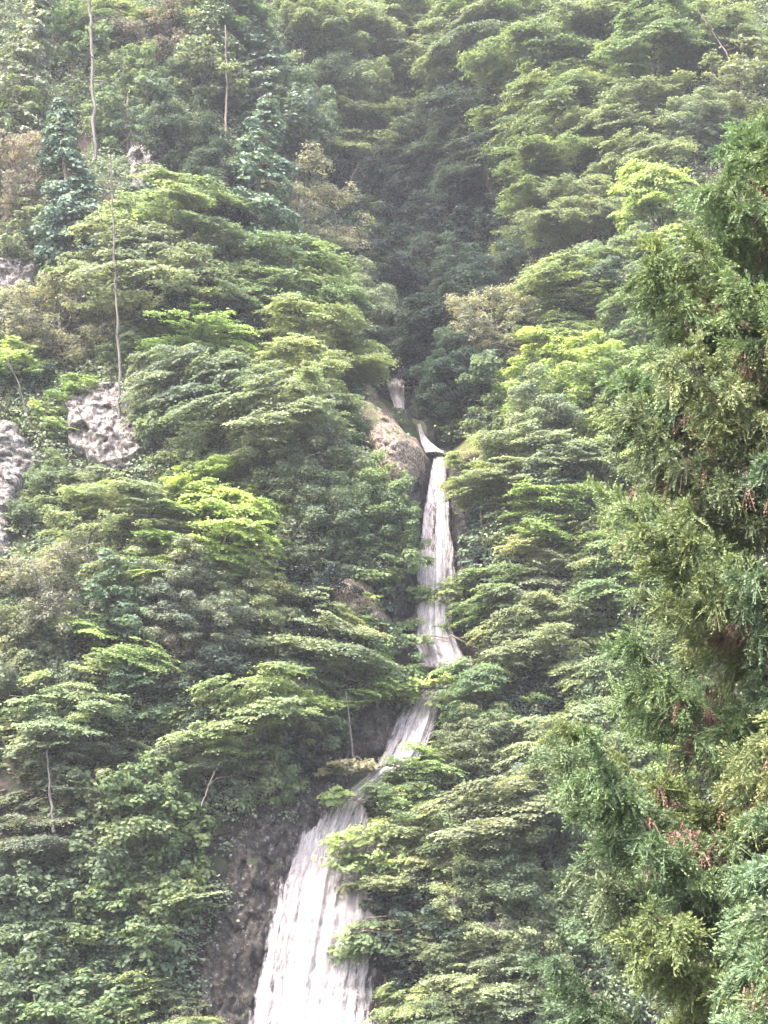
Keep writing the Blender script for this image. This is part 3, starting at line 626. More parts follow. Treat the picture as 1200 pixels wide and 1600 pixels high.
TREES = """
m|green|330|20|150|80|0|green crown on the top edge left of the vine-hung tree
m|mid|470|20|130|90|0|mid green crown on the top edge right of the vine-hung tree
m|mid|700|5|150|80|0|grey-green crown cut by the top edge near the middle
m|green|800|10|150|80|0|fresh green crown cut by the top edge right of the middle
m|mid|1030|5|150|80|0|grey-green crown cut by the top edge near the right
m|mid|180|30|120|80|0|mid green crown cut by the top edge behind the bare conifer trunk
c|grey|40|90|120|260|0|grey-green conifer filling the top left corner, left of the tall bare conifer trunk
b|green|112|50|110|90|0|round green bushy tree at the top edge just left of the tall bare conifer trunk
b|mid|190|100|110|100|0|mid green bushy tree just right of the tall bare trunk, near the top
s|brown|250|40|140|120|0|thin brownish tree at the top edge, right of the tall bare trunk
b|grey|300|120|110|90|0|grey-green tufted tree above the dark recess at upper left
c|grey|330|45|110|190|0|narrow grey conifer on the top edge between the brownish tree and the vine-hung tree
c|blue|395|90|160|240|0|tall blue-green vine-hung tree reaching the top edge at upper left
b|blue|455|170|130|150|0|blue-green leafy mass on the right flank of the tall vine-hung tree
c|blue|405|270|150|240|0|tall blue-green tree below the vine-hung one, over the bare curved branch
s|brown|30|290|140|130|0|brown thin-leaved tree at the left edge above the pale outcrop
b|mid|25|190|110|90|0|green bushy tree on the left edge above the brown thin-leaved tree
c|blue|105|280|130|260|0|blue-green conifer just left of the thin bare trunk
b|blue|205|170|110|90|0|bluish bushy tree above the small grey-pink outcrop
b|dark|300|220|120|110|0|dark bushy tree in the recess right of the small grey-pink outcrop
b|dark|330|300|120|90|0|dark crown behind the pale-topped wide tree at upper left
m|yel|285|330|190|90|0|wide tree with pale yellow-green flat top right of the thin bare trunk
m|grey|225|415|220|150|0|grey-green layered tree crossed by the thin bare trunk
m|mid|330|425|170|130|0|mid green layered tree below the wide pale-topped tree
b|deep|300|480|140|90|0|shadowed dark tree below the mid green layered tree at upper left
s|tan|470|330|150|110|20|tan thin-leaved tree leaning right over the ravine edge
m|green|465|440|185|120|0|fresh green fan-shaped tree below the bare curved branch
b|dark|575|400|130|110|0|dark grey-green tree on the left wall of the shaded ravine
b|grey|560|480|130|120|0|grey bushy tree right of the fresh green fan-shaped tree
m|grey|60|370|110|70|0|small grey-green tree over the pale outcrop at the left edge
s|tan|115|500|150|110|0|tan brushy tree left of the lower part of the thin bare trunk
m|lime|28|560|110|60|0|bright yellow-green shrub-like crown at the left edge below the pale outcrop
m|mid|50|480|90|60|0|small green tree on the left edge above the bright yellow-green one
m|lime|315|520|170|90|0|lime green layered tree right of the foot of the thin bare trunk
m|yel|485|535|180|85|0|pale yellow tree whose branches reach over the thin top fall from the left
m|grey|272|590|135|110|0|pale grey-green tree above the pink fractured outcrop
m|grey|350|610|190|130|0|big rounded grey-green tree right of the pink fractured outcrop
m|pale|405|660|160|110|0|pale green layered tree below the big rounded grey-green tree
b|mid|215|530|85|55|0|small tree at the foot of the thin bare trunk
m|pale|455|590|140|90|0|pale green tree left of the thin top fall, below the yellow reaching one
m|grey|468|645|110|100|0|grey tree directly above left of the pale tan slab
m|lime|118|605|70|40|0|tiny bright green shrub on top of the pink fractured outcrop
m|lime|80|655|75|50|0|light green tree hanging in front of the left part of the pink fractured outcrop
b|dark|62|590|80|55|0|dark tree between the edge outcrop and the pink fractured outcrop
m|grey|145|770|110|50|0|grey-green tree under the pink fractured outcrop
b|mid|278|705|110|100|0|dark green tree right of the pink fractured outcrop
b|mid|110|770|120|80|0|olive bushy tree right of the long low pink outcrop
m|vivid|325|748|120|80|0|bright lime top of the brightest tree on the left slope
m|vivid|348|815|195|135|0|brightest lime green tree on the left slope, its main crown
m|vivid|385|880|100|110|0|lime green lower branch crown hanging under the brightest tree
m|yel|215|790|160|80|0|yellowish layered tree left of the brightest lime tree
s|pale|150|860|140|90|0|pale tree with forked white branches left of the brightest lime tree
b|mid|440|740|120|100|0|mid green tree right of the top of the brightest lime tree
b|grey|490|712|105|105|0|grey-green tree left of the pale tan slab
b|green|560|800|130|120|0|green bushy tree left of the narrow middle fall
b|mid|500|770|120|100|0|mid green bushy tree two crowns left of the narrow middle fall
s|tan|455|840|110|90|0|tan-flowered tree with a whitish trunk right of the brightest lime tree
m|green|580|875|110|80|0|green layered tree just above the bare pinkish brown slab
b|grey|500|880|120|80|0|greyish tree above left of the bare pinkish brown slab
b|deep|470|940|120|110|0|dark tree left of the bare pinkish brown slab
b|grey|300|925|140|100|0|slate green rounded tree below the brightest lime tree
b|mid|395|960|130|110|0|green tree between the slate green one and the bare slab
g|blue|175|945|130|110|0|deep blue-green tree on the left slope, above the lime streak tree
m|lime|215|885|120|40|0|flat lime spray on the left slope above the slate green tree
s|tan|85|930|130|120|0|tan thin-leaved tree near the left edge, beside the deep blue-green tree
m|yel|20|1150|110|80|0|yellow-green tree at the left edge above the orange-tan shrub
b|mid|25|920|110|100|0|green tree at the left edge below the long pink outcrop
m|lime|205|1000|160|60|0|lime streak-like layered tree below the deep blue-green tree
s|brown|300|1010|120|90|0|brown twiggy tree below the slate green tree
b|dark|335|1060|150|120|0|dark green tree in the middle of the left slope under the brown twiggy tree
b|grey|40|1010|130|120|0|grey-green tree at the left edge level with the lime streak tree
m|yel|100|1090|160|110|0|yellow-green layered tree near the left edge above the broken grey snag
m|green|225|1080|150|110|0|green layered tree right of the yellow-green one near the left edge
m|pale|510|990|180|110|0|light green tree below the bare pinkish brown slab
m|lime|560|960|100|50|0|small lime spray in front of the bare pinkish brown slab
m|mid|440|1030|130|100|0|mid green tree left of the light green tree under the bare slab
m|lime|535|1060|150|80|0|lime tree standing on the thin slender trunk above the dark rock wall
m|green|600|1020|90|80|0|small green tree left of the pool under the middle fall
b|grey|465|1100|120|80|0|grey-green tree above the dark rock wall
m|yel|360|1120|190|110|0|broad olive yellow tree above the dark hollow on the left slope
m|pale|300|1165|130|70|0|pale olive tree at the left rim of the dark hollow
b|mid|405|1180|110|110|0|green tree hanging over the top of the tall brown cliff
g|dark|450|1175|80|50|0|dark shrub in the notch on top of the tall brown cliff
m|org|50|1225|90|50|0|orange-tan shrub near the left edge beside the broken grey snag
g|green|245|1240|140|120|0|large-leaved green tree left of the dark hollow
g|mid|190|1290|170|130|0|large-leaved mid green tree left of the tall brown cliff, second row
g|green|258|1335|130|130|0|large-leaved fresh green tree touching the left side of the tall brown cliff
m|mid|130|1190|140|80|0|mid green layered tree right of the broken grey snag
m|grey|60|1290|140|90|0|grey-green layered tree at the left edge below the orange-tan shrub
m|yel|272|1388|110|50|0|flat yellow-green spray at mid height beside the tall brown cliff
g|mid|60|1380|150|120|0|green large-leaved tree at the left edge above the lower left corner trees
m|yel|90|1430|120|70|0|yellow-tinged layered tree near the lower left corner
g|green|190|1410|140|110|0|bright large-leaved tree in the middle of the lower left trees
g|dark|190|1480|130|90|0|dark large-leaved tree over the black gap at lower left
g|green|238|1460|115|110|0|green large-leaved tree left of the lichen-speckled foot of the brown cliff
g|mid|45|1510|150|130|0|large-leaved tree at the left edge, the last but one above the bottom corner
m|yel|225|1560|150|70|0|yellow-green layered tree on the bottom edge left of the brown cliff
g|green|130|1570|170|110|0|large-leaved green tree on the bottom edge, second from the left corner
g|mid|20|1610|140|100|0|large-leaved tree in the bottom left corner
s|tan|292|1595|80|80|0|dry tan shrub on the bottom edge against the brown cliff foot
m|pale|560|25|160|90|0|lime tree on the top edge right of the tall vine-hung tree
m|grey|650|60|130|110|0|yellow-green layered tree on the top edge near the middle
m|pale|525|120|130|100|0|pale green tree right of the vine-hung tree near the top
m|mid|750|50|160|120|0|grey-green layered tree on the top edge, right of the yellow-green one
m|mid|840|95|170|120|0|grey-green tree near the top, second right of the yellow-green one
m|grey|930|45|170|80|0|yellow-tipped layered tree on the top edge at right
m|mid|1010|90|150|110|0|mid green tree near the top right, left of the leaning dark trunk
m|mid|1110|50|150|100|0|mid green tree in the top right, behind the leaning dark trunk
m|grey|1165|120|110|110|0|pale tan-tinted tree on the right edge near the top
m|grey|1100|190|130|90|0|pale green tree above the tip of the tall foreground cedar
m|mid|650|150|170|90|0|green layered tree with bright upper edge near the top middle
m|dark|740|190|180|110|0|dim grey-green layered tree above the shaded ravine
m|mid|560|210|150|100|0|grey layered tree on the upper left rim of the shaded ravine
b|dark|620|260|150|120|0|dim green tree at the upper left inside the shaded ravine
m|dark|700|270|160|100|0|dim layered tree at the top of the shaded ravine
m|mid|860|190|150|120|0|green tree stepping down the right rim of the ravine, the upper one
m|grey|975|180|170|80|0|yellow-green spray tree right of the upper rim tree
m|mid|930|150|150|70|0|grey tree with a shadow gap beneath it near the upper right
m|mid|870|265|160|80|0|grey-green tree stepping down the right rim of the ravine, the middle one
m|grey|1010|245|140|60|0|pale layered tree over the dark gap left of the foreground cedar tip
m|dark|790|270|130|90|0|dim tree on the inner right rim of the shaded ravine
m|grey|935|330|150|70|0|pale greyish tree below the dark gap at right
m|vivid|1050|335|140|150|0|brightest yellow-green tree behind the upper left edge of the foreground cedar
m|green|1010|420|110|100|0|green tree below the brightest yellow-green one behind the cedar
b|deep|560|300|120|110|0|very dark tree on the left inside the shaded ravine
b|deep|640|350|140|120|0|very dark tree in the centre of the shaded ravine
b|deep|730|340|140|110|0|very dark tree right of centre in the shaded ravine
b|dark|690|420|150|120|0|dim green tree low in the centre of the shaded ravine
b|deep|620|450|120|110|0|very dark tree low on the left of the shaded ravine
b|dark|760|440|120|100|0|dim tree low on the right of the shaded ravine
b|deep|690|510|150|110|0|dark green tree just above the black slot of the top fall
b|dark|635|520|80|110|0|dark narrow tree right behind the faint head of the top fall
m|mid|835|365|110|60|0|small grey layered tree standing out at the right of the shaded ravine
m|mid|875|440|170|100|0|mid green layered tree on the right slope below the small grey one
m|grey|960|430|140|90|0|pale tree left of the foreground cedar, below the pale greyish one
s|tan|790|510|130|90|0|tan thin-leaved tree on the right lip of the ravine
m|yel|880|520|130|70|0|yellow-green tree just above the broad lime crown on the right slope
m|lime|895|585|170|110|0|broad lime crown on the right slope touching the foreground cedar
b|dark|725|580|120|100|0|dark tree to the right of the black slot of the top fall
b|green|712|650|80|50|0|low green shrub in the gully between the mossy boulder and the yellow-mossed rock
b|mid|795|610|110|100|0|mid green tree above the yellow-mossed rock
b|grey|855|670|140|110|0|grey-green tree below the broad lime crown
m|pale|805|720|130|80|0|pale yellow tree right of the yellow-mossed rock
m|pale|890|740|150|90|0|pale layered tree on the right slope left of the cedar's red-brown fronds
m|yel|765|760|100|60|0|small yellowish tree just right of the wet black rock strip
c|blue|755|840|90|120|0|blue-green shrubby tree right of the foot of the middle fall
m|lime|870|810|150|90|0|lime green layered tree right of the blue-green shrubby tree
m|mid|810|790|110|90|0|mid green tree between the small yellowish one and the lime layered one
m|green|780|920|130|80|0|green layered tree right of the hanging lime sprays
m|pale|860|900|140|90|0|pale green tree right of the green layered one beside the hanging sprays
m|yel|785|1000|120|90|0|yellow-green tree right of the pale flat stone ledge
m|mid|865|990|130|110|0|mid green tree between the stone ledge tree and the cedar
m|green|765|1085|120|90|0|green tree right of the long lime spray below the ledge
b|deep|820|1070|80|70|0|dark gap-filling tree right of the green one beside the long lime spray
m|mid|750|1160|130|90|0|mid green tree right of the slanting cascade
m|pale|835|1160|140|90|0|pale layered tree right of the mid green one beside the slanting cascade
m|green|660|1240|130|90|0|green tree right of the lime spray over the cascade
m|yel|604|752|55|60|0|small yellow-green shrub growing on the lower left of the pale tan slab
m|green|560|668|50|50|0|small green shrub on the left shoulder of the pale tan slab
m|lime|690|1190|110|60|0|lime tree on the right bank of the slanting cascade
m|pale|740|1270|190|90|0|large pale layered tree on the right slope below the slanting cascade
m|pale|665|1330|150|90|0|pale green tree right of the bright lime-yellow crown
b|mid|780|1340|150|110|0|green tree below the large pale layered tree
g|dark|680|1400|150|100|0|dark green tree under the pale one right of the wide bottom fall
s|pale|775|1410|140|90|0|pale-leaved tree with a white forked trunk at lower right
b|mid|720|1470|130|80|0|mid green tree left of the white forked trunk foot
b|deep|655|1510|110|60|0|dark tree right of the lichen-speckled rock beside the fall
m|pale|770|1520|150|90|0|pale grey-green layered tree at the bottom right below the white forked trunk
m|yel|660|1575|130|80|0|yellow-green tree on the bottom edge right of the wide bottom fall
m|mid|750|1590|150|90|0|mid green tree on the bottom edge left of the cedar foliage
b|mid|850|1480|130|120|0|bushy green tree behind the low left edge of the cedar
b|grey|845|1250|120|120|0|greyish bushy tree behind the left edge of the cedar at mid height
m|lime|955|690|120|100|0|lime tree seen through the gap in the cedar edge
m|yel|930|1080|120|110|0|yellow-green tree seen behind the left fringe of the cedar
m|green|1000|520|120|110|0|green tree behind the cedar fringe below the brightest yellow-green tree
m|grey|1180|190|90|60|0|yellow-orange leafy crown behind the tip of the foreground cedar
m|mid|1080|480|140|110|0|mid green tree behind the upper middle of the tall foreground cedar
m|lime|1000|610|130|110|0|lime tree behind the cedar edge just right of the broad lime crown
m|green|1060|620|150|120|0|green tree hidden behind the cedar at the height of the top fall
b|mid|1010|780|150|120|0|bushy green tree behind the cedar at the height of the middle fall
m|yel|930|850|130|90|0|yellow-green tree at the cedar edge below the height of the yellow-mossed rock
m|green|1000|920|150|120|0|green tree behind the cedar edge level with the foot of the middle fall
b|mid|960|1180|150|120|0|bushy green tree behind the lower cedar edge, level with the orange-tan spray
m|green|1000|1050|150|120|0|green tree behind the cedar level with the pale stone ledge
b|mid|960|1330|160|140|0|bushy green tree behind the low part of the cedar, the upper of two
b|green|930|1480|160|140|0|bushy green tree behind the low part of the cedar, the lower of two
m|mid|1130|360|130|110|0|green tree behind the top of the tall foreground cedar
b|lime|1060|1150|130|110|0|bright tree glimpsed through the middle of the cedar
""".strip().split('\n')
for L_ in TREES: tree(L_)
for q_ in range(30):                                    # the slope goes on beyond both edges of the picture
    left_ = q_ < 18
    k_ = q_ if left_ else q_ - 18
    nx_ = -140 - 130 * (k_ % 2) if left_ else 1350 + 140 * (k_ % 2)
    py_ = 60 + (k_ // 2) * (190 if left_ else 270)
    tree('%s|%s|%d|%d|160|115|0|%s' % ('mbmgb'[q_ % 5], ['mid', 'grey', 'green', 'yel', 'pale', 'mid', 'blue'][q_ % 7], nx_ + rs.uniform(-15, 15), py_ + rs.uniform(-30, 30),
         'broadleaf tree on the slope just beyond the %s edge of the view' % ('left' if left_ else 'right')))

# trees rooted on the banks whose long limbs carry leaf sprays out over the water
def overhang(rootpx, c0, sprays, tone, label, seed, fwd=1.6, leaf=.19):
    rng = np.random.default_rng(seed)
    hb = hit(*rootpx); Yw = min(hit(s[0], s[1])[1] for s in sprays) - fwd
    Yr = hb[1]
    base = np.array([hb[0], hb[1] + .1, hb[2] - .3])
    root = bpy.data.objects.new('broadleaf_tree', None); col.objects.link(root); root.location = base; root.empty_display_size = .3
    wood = Geo(); cr = Geo()
    fork = at(c0[0], c0[1], (Yw + Yr) / 2 if Yw < Yr else Yw) - base
    wood.tube(limb_path(np.array([0, .2, -.4]), fork, .25, rng, 8), np.linspace(.13, .075, 8), 7)
    for (px, py, w_, h_) in sprays:
        cen = at(px, py, Yw) - base
        wm = w_ / FPX * Yw; hm = h_ / FPX * Yw
        tip = at(px - w_ * .42, py + h_ * .1, Yw - .3) - base
        wood.tube(limb_path(fork, tip, .35, rng, 9), np.linspace(.06, .012, 9), 5)
        n = int(34 * wm * max(hm, .5) / 2.2) + 8
        for i in range(n):
            u = rng.uniform(-1, 1); v = rng.uniform(-1, 1) * math.sqrt(1 - u * u * .8)
            c = cen + np.array([u * wm / 2, rng.normal() * .45, v * hm / 2 + .12 * wm * (u * .5) - .1])
            rp = rng.uniform(.18, .42)
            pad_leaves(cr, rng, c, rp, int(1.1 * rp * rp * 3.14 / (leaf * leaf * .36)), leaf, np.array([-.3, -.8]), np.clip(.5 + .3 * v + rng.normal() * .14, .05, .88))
            if i % 3 == 0: wood.tube(limb_path(fork + (tip - fork) * rng.uniform(.4, .9), c, .05, rng, 5), np.linspace(.018, .006, 5), 4)
    link('trunk', wood.mesh('trunk', [M_BARK], True), root)
    c = link('crown', cr.mesh('crown', [M_LEAF]), root); c.color = (*TONE[tone], 1)
    tag(root, label, 'tree', 'broadleaf trees on the gorge slopes')

overhang((800, 985), (750, 950), [(695, 920, 120, 34), (672, 966, 90, 20)], 'lime', 'lime tree whose two flat sprays cross the foot of the narrow middle fall', 301)
overhang((820, 1020), (770, 1005), [(640, 998, 60, 14)], 'green', 'thin green spray reaching over the left side of the pool under the middle fall', 308)
overhang((815, 1130), (770, 1085), [(692, 1068, 145, 50), (755, 1080, 90, 50)], 'lime', 'lime tree with long sprays across the head of the slanting cascade below the ledge', 302)
overhang((700, 1240), (650, 1215), [(545, 1193, 90, 16)], 'org', 'orange-tan spray reaching left across the slanting cascade', 303)
overhang((710, 1290), (650, 1262), [(526, 1240, 46, 22), (640, 1240, 70, 44)], 'lime', 'lime tree with a ragged spray just below the orange-tan one over the cascade', 304)
overhang((740, 1385), (680, 1345), [(582, 1318, 140, 76), (650, 1350, 80, 50)], 'lime', 'bright lime-yellow crown covering the upper right of the wide bottom fall', 305)
overhang((745, 1500), (690, 1455), [(605, 1450, 150, 42), (560, 1478, 80, 22)], 'green', 'green tree whose branch crosses the lower part of the wide bottom fall', 306)
overhang((740, 1440), (660, 1390), [(570, 1378, 110, 10)], 'tan', 'thin tan twigs crossing the middle of the wide bottom fall', 309)
overhang((455, 640), (500, 590), [(578, 560, 100, 20), (530, 552, 100, 36)], 'yel', 'flat yellow sprays hanging across the thin top fall from the left', 307)

# ------------------------------------------------------------------ undergrowth (nobody could count it)
def undergrowth():
    rng = np.random.default_rng(77)
    g = Geo()
    M = 27000
    z = rng.uniform(-8, 74, M); y0 = np.interp(z, BZ, BY)
    x = rng.uniform(-1, 1, M) * (y0 * .29 + 3)
    keep = np.ones(M, bool)
    for poly in ROCKMASK:
        d = seg_dist(np.stack([x, z], 1), poly); keep &= (d < .1 + rng.normal(size=M) * .12) | (rng.random(M) < .07)
    for i in range(len(WATERLINE)):
        a = WATERLINE[i]; keep &= ~((np.abs(z - a[1]) < .7) & (np.abs(x - a[0]) < a[2] + .9))
    keep &= fbm(x / 3.5, z / 3.5, 91, 3) > -.30
    x, z = x[keep], z[keep]
    y = f(x, z)
    big = fbm(x / 6, z / 6, 55, 2)
    for i in range(len(x)):
        rp = rng.uniform(.35, .85); n = int(40 * rp / .6)
        c = np.array([x[i], y[i] - rp * .45, z[i] + .1])
        pad_leaves(g, rng, c, rp, n, .15, np.array([0, -.9]), np.clip(.42 + .35 * big[i] + rng.normal() * .16, .02, .88), flat=rng.random() < .6)
    me = g.mesh('undergrowth', [M_UNDER])
    o = link('undergrowth', me); o.color = (.155, .190, .125, 1)
    tag(o, 'ferns, ivy and low bushes covering the gorge slopes between the trees', 'undergrowth', kind='stuff')
undergrowth()

# ------------------------------------------------------------------ bare trunks and branches
def snag(px, r0, r1, label, mat=M_PALE, stubs=6, seed=1, fwd=.6, name='dead_tree', cat='dead tree', Yoff=0, stublen=.9, foot=False):
    rng = np.random.default_rng(seed)
    b = hit(*px[0]); Y = b[1] - fwd + Yoff
    P = np.array([at(a, c, Y) for a, c in px])
    if foot: P = np.vstack([[P[0][0], Y + .1, P[0][2] - 2.0], P])
    # refine
    t = np.linspace(0, len(P) - 1, max(10, len(P) * 5)); Q = np.stack([np.interp(t, np.arange(len(P)), P[:, k]) for k in range(3)], 1)
    Q[1:-1] += rng.normal(size=(len(Q) - 2, 3)) * r0 * .16
    r0 *= .46; r1 *= .46
    R = np.linspace(r0, r1, len(Q)) * rng.uniform(.88, 1.12, len(Q))
    root = bpy.data.objects.new(name, None); col.objects.link(root)
    root.location = Q[0]; root.empty_display_size = .3
    Q = Q - Q[0]
    g = Geo(); g.tube(Q, R, 8); link('trunk', g.mesh('trunk', [mat], True), root)
    g = Geo()
    for k in range(stubs):
        i = int(rng.uniform(.3, .97) * (len(Q) - 1))
        a = rng.uniform(0, 6.28); L = stublen * rng.uniform(.4, 1.3)
        e = Q[i] + np.array([math.cos(a) * L, math.sin(a) * L * .6 - .2, rng.uniform(-.25, .35) * L])
        p = limb_path(Q[i], e, .05, rng, 5); g.tube(p, np.linspace(R[i] * .4, R[i] * .10, 5), 4)
        for q in range(2):
            s = p[2 + q]; e2 = s + rng.normal(size=3) * L * .35
            g.tube(limb_path(s, e2, .02, rng, 4), np.linspace(R[i] * .2, R[i] * .06, 4), 3)
    if stubs: link('branches', g.mesh('branches', [mat], True), root)
    tag(root, label, cat)
    return root

snag([(188, 585), (183, 500), (179, 400), (176, 320), (173, 243)], .17, .045, 'thin bare grey-brown trunk with broken top on the left slope', stubs=16, seed=2, foot=True, fwd=3.6, stublen=.7)
snag([(149, 250), (144, 120), (142, 20), (138, -60)], .20, .14, 'tall bare conifer trunk leaving the picture through the top edge at left', mat=M_PALE, stubs=12, seed=3, fwd=4.2, stublen=1.5)
snag([(352, 235), (354, 120), (352, 40)], .16, .09, 'dim brown trunk standing in the dark recess left of the vine-hung tree', mat=M_BARK, stubs=5, seed=4, fwd=1.0)
snag([(84, 1300), (78, 1230), (74, 1170)], .14, .06, 'broken grey snag near the left edge above the large-leaved trees', stubs=5, seed=5, fwd=1.6, stublen=.6)
snag([(383, 388), (410, 378), (445, 370), (492, 368)], .11, .05, 'pale bare branch curving right over brown soil above the fresh green fan-shaped tree', stubs=5, seed=6, fwd=2.8, name='bare_branch', cat='branch', stublen=.5, foot=False)
snag([(480, 228), (500, 208), (532, 190)], .10, .05, 'short pale bare branch pointing up right at the upper left rim of the ravine', stubs=3, seed=7, fwd=3.0, name='bare_branch', cat='branch', foot=False)
snag([(520, 345), (540, 300), (560, 255)], .13, .06, 'left of two pale slanting trunks at the dark ravine entrance', stubs=4, seed=8, fwd=2.6, name='slanting_trunk', cat='tree trunk')
snag([(548, 358), (570, 310), (596, 265)], .11, .05, 'right of two pale slanting trunks at the dark ravine entrance', stubs=4, seed=9, fwd=2.6, name='slanting_trunk', cat='tree trunk')
snag([(552, 1182), (548, 1140), (540, 1080)], .075, .05, 'thin slender trunk standing against the dark rock wall', stubs=2, seed=10, fwd=2.2, name='slender_trunk', cat='tree trunk')
snag([(130, 900), (135, 870), (120, 845), (95, 850)], .07, .03, 'whitish forked branch before the pale tree left of the brightest lime tree', stubs=9, seed=11, fwd=2.6, name='bare_branch', cat='branch', foot=False)
snag([(10, 560), (30, 600), (45, 660), (80, 700), (105, 702)], .07, .03, 'long pale dead branch sagging across the rocks near the left edge', stubs=8, seed=14, fwd=3.5, name='bare_branch', cat='branch', foot=False)
snag([(315, 1260), (325, 1230), (335, 1205)], .08, .05, 'pale dead stem leaning in the dark hollow above the brown cliff', stubs=5, seed=15, fwd=3, name='dead_tree', cat='dead tree')
snag([(475, 760), (478, 715), (500, 706)], .06, .03, 'pale crooked twig between the grey trees left of the tan slab', stubs=4, seed=16, fwd=2.6, name='bare_branch', cat='branch', foot=False)
snag([(1150, 110), (1120, 60), (1090, 15)], .12, .07, 'leaning dark trunk near the top right corner', mat=M_BARK, stubs=6, seed=18, fwd=2.6, name='leaning_trunk', cat='tree trunk')

# ------------------------------------------------------------------ foreground cedars
def cord_template(rng, L, nn, nl, rad):
    """one drooping cord of needles along +x, as kites"""
    P = []; Nn = []; S = []
    t = (np.arange(nn) + .5) / nn
    return t

def tufts(g, rng, C, D, L, tone, ncord=9, nneed=9, nlen=.045, spread=.5, droop=.25):
    """C centres (m,3), D directions (m,3), L lengths; each tuft = fan of cords, each cord = needles as thin triangles-kites"""
    m = len(C)
    D = nrm(D)
    cd_ = nrm(D[:, None, :] + rng.normal(size=(m, ncord, 3)) * spread)
    cl = L[:, None] * rng.uniform(.55, 1.15, (m, ncord))
    t = (np.arange(nneed) + .6) / nneed
    st = C[:, None, :] + rng.normal(size=(m, ncord, 3)) * L[:, None, None] * .12
    pos = st[:, :, None, :] + cd_[:, :, None, :] * (cl[:, :, None] * t)[..., None]
    pos[..., 2] -= droop * cl[:, :, None] * t * t
    ax = nrm(cd_)[:, :, None, :] * np.ones((1, 1, nneed, 1))
    side = rng.normal(size=pos.shape); side = nrm(side - (side * ax).sum(-1, keepdims=True) * ax)
    nd = nrm(ax * .95 + side * .62)
    nl = nlen * rng.uniform(.7, 1.2, pos.shape[:-1])[..., None] * (1.1 - .45 * t[None, None, :, None])
    wv = nrm(np.cross(nd, rng.normal(size=pos.shape))) * .0105
    base = pos; tip = pos + nd * nl; mid = pos + nd * nl * .45
    V = np.stack([base, mid + wv, tip, mid - wv], -2).reshape(-1, 3)
    # cord stem
    F = np.arange(len(V)).reshape(-1, 4)
    T = np.clip(tone[:, None, None, None] + rng.normal(size=(m, ncord, 1, 1)) * .10 + .10 * (t[None, None, :, None] - .5), 0, .95) * np.ones((m, ncord, nneed, 4))
    g.add(V, F, T.ravel())
    # slim stems so that cords read as cords
    e0 = st; e1 = st + cd_ * cl[..., None]; e1 = e1 - np.array([0, 0, 1.0]) * (droop * cl[..., None])
    ws = nrm(np.cross(cd_, rng.normal(size=cd_.shape))) * .0075
    V = np.stack([e0 - ws, e0 + ws, e1 + ws * .3, e1 - ws * .3], -2).reshape(-1, 3)
    g.add(V, np.arange(len(V)).reshape(-1, 4), np.repeat(np.clip(tone[:, None] - .12, 0, 1) * np.ones((m, ncord)), 4))

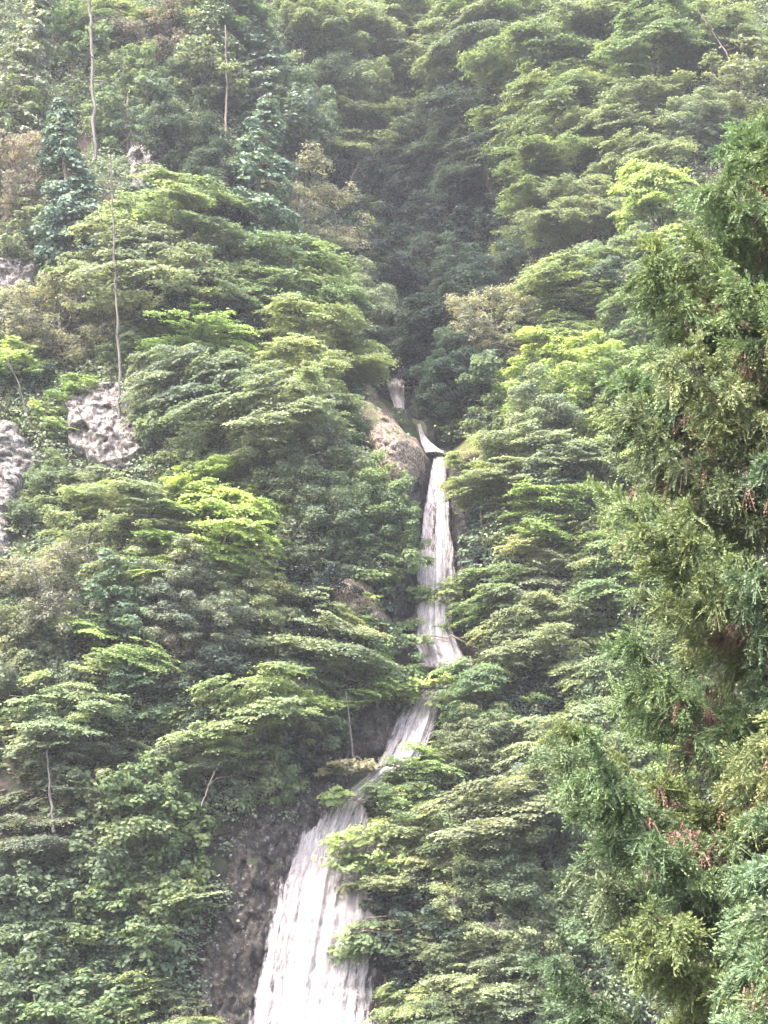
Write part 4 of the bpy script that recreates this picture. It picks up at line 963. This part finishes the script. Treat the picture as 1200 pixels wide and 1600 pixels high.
def cedar(name, X, Y, ztop, prof_z, prof_r, nb, label, seed, color, zlow, dense=1.0, leader=True, ztr=None):
    rng = np.random.default_rng(seed)
    root = bpy.data.objects.new(name, None); col.objects.link(root)
    zb = -21.5 if Y > 16 else -18.5
    root.location = (X, Y, zb); root.empty_display_size = .5
    tr = Geo()
    H = ztop - zb
    zz = np.linspace(0, H, 24)
    tr.tube(np.stack([.05 * np.sin(zz * .7), .05 * np.cos(zz * .5), zz], 1), np.interp(zz / H, [0, .1, .8, 1], [.42, .33, .09, .015]), 12)
    link('trunk', tr.mesh('trunk', [M_CBARK], True), root)
    zs_ = np.linspace(zlow, ztop - .15, nb) + rng.normal(size=nb) * .05
    for i, z in enumerate(zs_):
        a = i * 2.39996 + rng.normal() * .25
        if math.sin(a) > .35 and i % 3: a = -a + rng.normal() * .4
        R = np.interp(z, prof_z, prof_r) * rng.uniform(.72, 1.08)
        if rng.random() < .14: R *= .8
        front = math.sin(a) < .25
        dx, dy = math.cos(a), math.sin(a)
        n = 9; t = np.linspace(0, 1, n)
        rise = rng.uniform(.25, .5) * R
        z0 = z - zb - rise * .75
        P = np.stack([dx * R * t, dy * R * t, z0 + rise * (t ** 1.6) - .12 * R * np.sin(t * 3.14)], 1)
        side = np.array([-dy, dx, 0])
        P += side * (rng.normal() * .18 * R * t ** 2)[:, None]
        w_ = Geo(); r0 = .016 + .014 * R
        w_.tube(P, np.linspace(r0, .005, n), 5)
        fo = Geo(); de = Geo(); C = []; D = []; L = []; T = []
        dC = []; dD = []; dL = []
        bt = np.clip(.45 + rng.normal() * .13, .15, .75)
        step = .066 / R / (1.0 if front else .7) / dense
        tt = .12
        sgn = 1
        while tt < 1.0:
            j = tt * (n - 1); jj = min(int(j), n - 2); s0 = P[jj] * (1 - j + jj) + P[jj + 1] * (j - jj)
            bl = (.46 + .15 * R) * rng.uniform(.6, 1.15) * (1.15 - .75 * tt) + .10
            sgn = -sgn
            dirn = nrm(np.array([dx, dy, 0]) * .75 + side * sgn * rng.uniform(.35, 1.0) + np.array([0, 0, rng.uniform(-.65, .40)]))
            e = s0 + dirn * bl + np.array([0, 0, .08 * bl])
            p = limb_path(s0, e, -.08 * bl, rng, 5)
            w_.tube(p, np.linspace(.007, .0035, 5), 3)
            nt_ = max(3, int(bl / .062))
            for q in range(nt_):
                u = (q + 1) / nt_
                c = s0 * (1 - u) + e * u + rng.normal(size=3) * .03
                d_ = dirn + nrm(rng.normal(size=3)) * .75 + np.array([0, 0, rng.uniform(-.3, .5)])
                dead = tt < .75 and rng.random() < ((.62 if z > 1 else .35) if (math.sin(tt * 9 + i * 1.7) > .75) else .03)
                if dead:
                    dC.append(c); dD.append(np.array([d_[0] * .5, d_[1] * .5, -.9])); dL.append(rng.uniform(.12, .22))
                else:
                    C.append(c); D.append(d_); L.append(rng.uniform(.14, .27) * (1.1 - .25 * tt)); T.append(bt + rng.normal() * .09 + .12 * (u - .5))
            tt += step * rng.uniform(.7, 1.3)
        C.append(P[-1]); D.append(np.array([dx, dy, .6])); L.append(.2); T.append(bt)
        C, D, L, T = map(np.array, (C, D, L, T))
        tufts(fo, rng, C, D, L, T, ncord=11 if front else 6, nneed=8, nlen=.052, spread=.42, droop=.4)
        b = link('branch', w_.mesh('branch', [M_CBARK], True), root)
        fm = link('foliage', fo.mesh('foliage', [M_SUGI]), b)
        k = rng.uniform(.88, 1.14)
        fm.color = (color[0] * k * rng.uniform(.88, 1.12), color[1] * k, color[2] * k * rng.uniform(.85, 1.15), 1)
        if dC:
            tufts(de, rng, np.array(dC), np.array(dD), np.array(dL), np.full(len(dC), .5), ncord=8, nneed=7, nlen=.035, spread=.35, droop=.5)
            link('dead_frond', de.mesh('dead_frond', [M_DEAD]), b)
    if leader:
        g = Geo(); C = np.stack([np.zeros(14), np.zeros(14), np.linspace(H - 1.2, H, 14)], 1) + rng.normal(size=(14, 3)) * .05
        tufts(g, rng, C, np.tile([0, 0, 1.], (14, 1)) + rng.normal(size=(14, 3)) * .6, np.full(14, .22), np.full(14, .55))
        o = link('top_foliage', g.mesh('top_foliage', [M_SUGI]), root); o.color = (*color, 1)
    tag(root, label, 'cedar tree', 'foreground cedars')

cedar('cedar_tree', 4.75, 18.0, 9.1, [-6, -4, -1, 2, 6, 7.6, 8.4, 9.1], [3.6, 3.5, 3.25, 2.95, 2.25, 1.7, 1.15, .4], 99,
      'tall foreground cedar with drooping sprays and brown dead fronds filling the right side', 101, (.138, .178, .090), -2.7)
cedar('cedar_tree', 3.75, 14.5, .75, [-6, -3, -1, .75], [2.2, 1.7, 1.05, .15], 40,
      'smaller fresh blue-green cedar top in the bottom right corner, nearest to the viewer', 102, (.140, .185, .105), -3.2)

# ------------------------------------------------------------------ air
def haze():
    m, nt = newmat('haze_air')
    out = N(nt, 'ShaderNodeOutputMaterial'); v = N(nt, 'ShaderNodeVolumePrincipled')
    v.inputs['Color'].default_value = (.92, .93, .97, 1); v.inputs['Density'].default_value = HAZE; v.inputs['Anisotropy'].default_value = .2
    nt.links.new(v.outputs[0], out.inputs['Volume'])
    x, y0, y1, z0, z1 = 650, -650, 1550, -30, 150
    V = [(-x, y0, z0), (x, y0, z0), (x, y1, z0), (-x, y1, z0), (-x, y0, z1), (x, y0, z1), (x, y1, z1), (-x, y1, z1)]
    F = [(0, 3, 2, 1), (4, 5, 6, 7), (0, 1, 5, 4), (1, 2, 6, 5), (2, 3, 7, 6), (3, 0, 4, 7)]
    o = link('haze', mesh('haze', V, F, mats=[m]))
    tag(o, 'thin pale air haze over the gorge', 'haze', kind='stuff')
HAZE = .00045
if HAZE: haze()
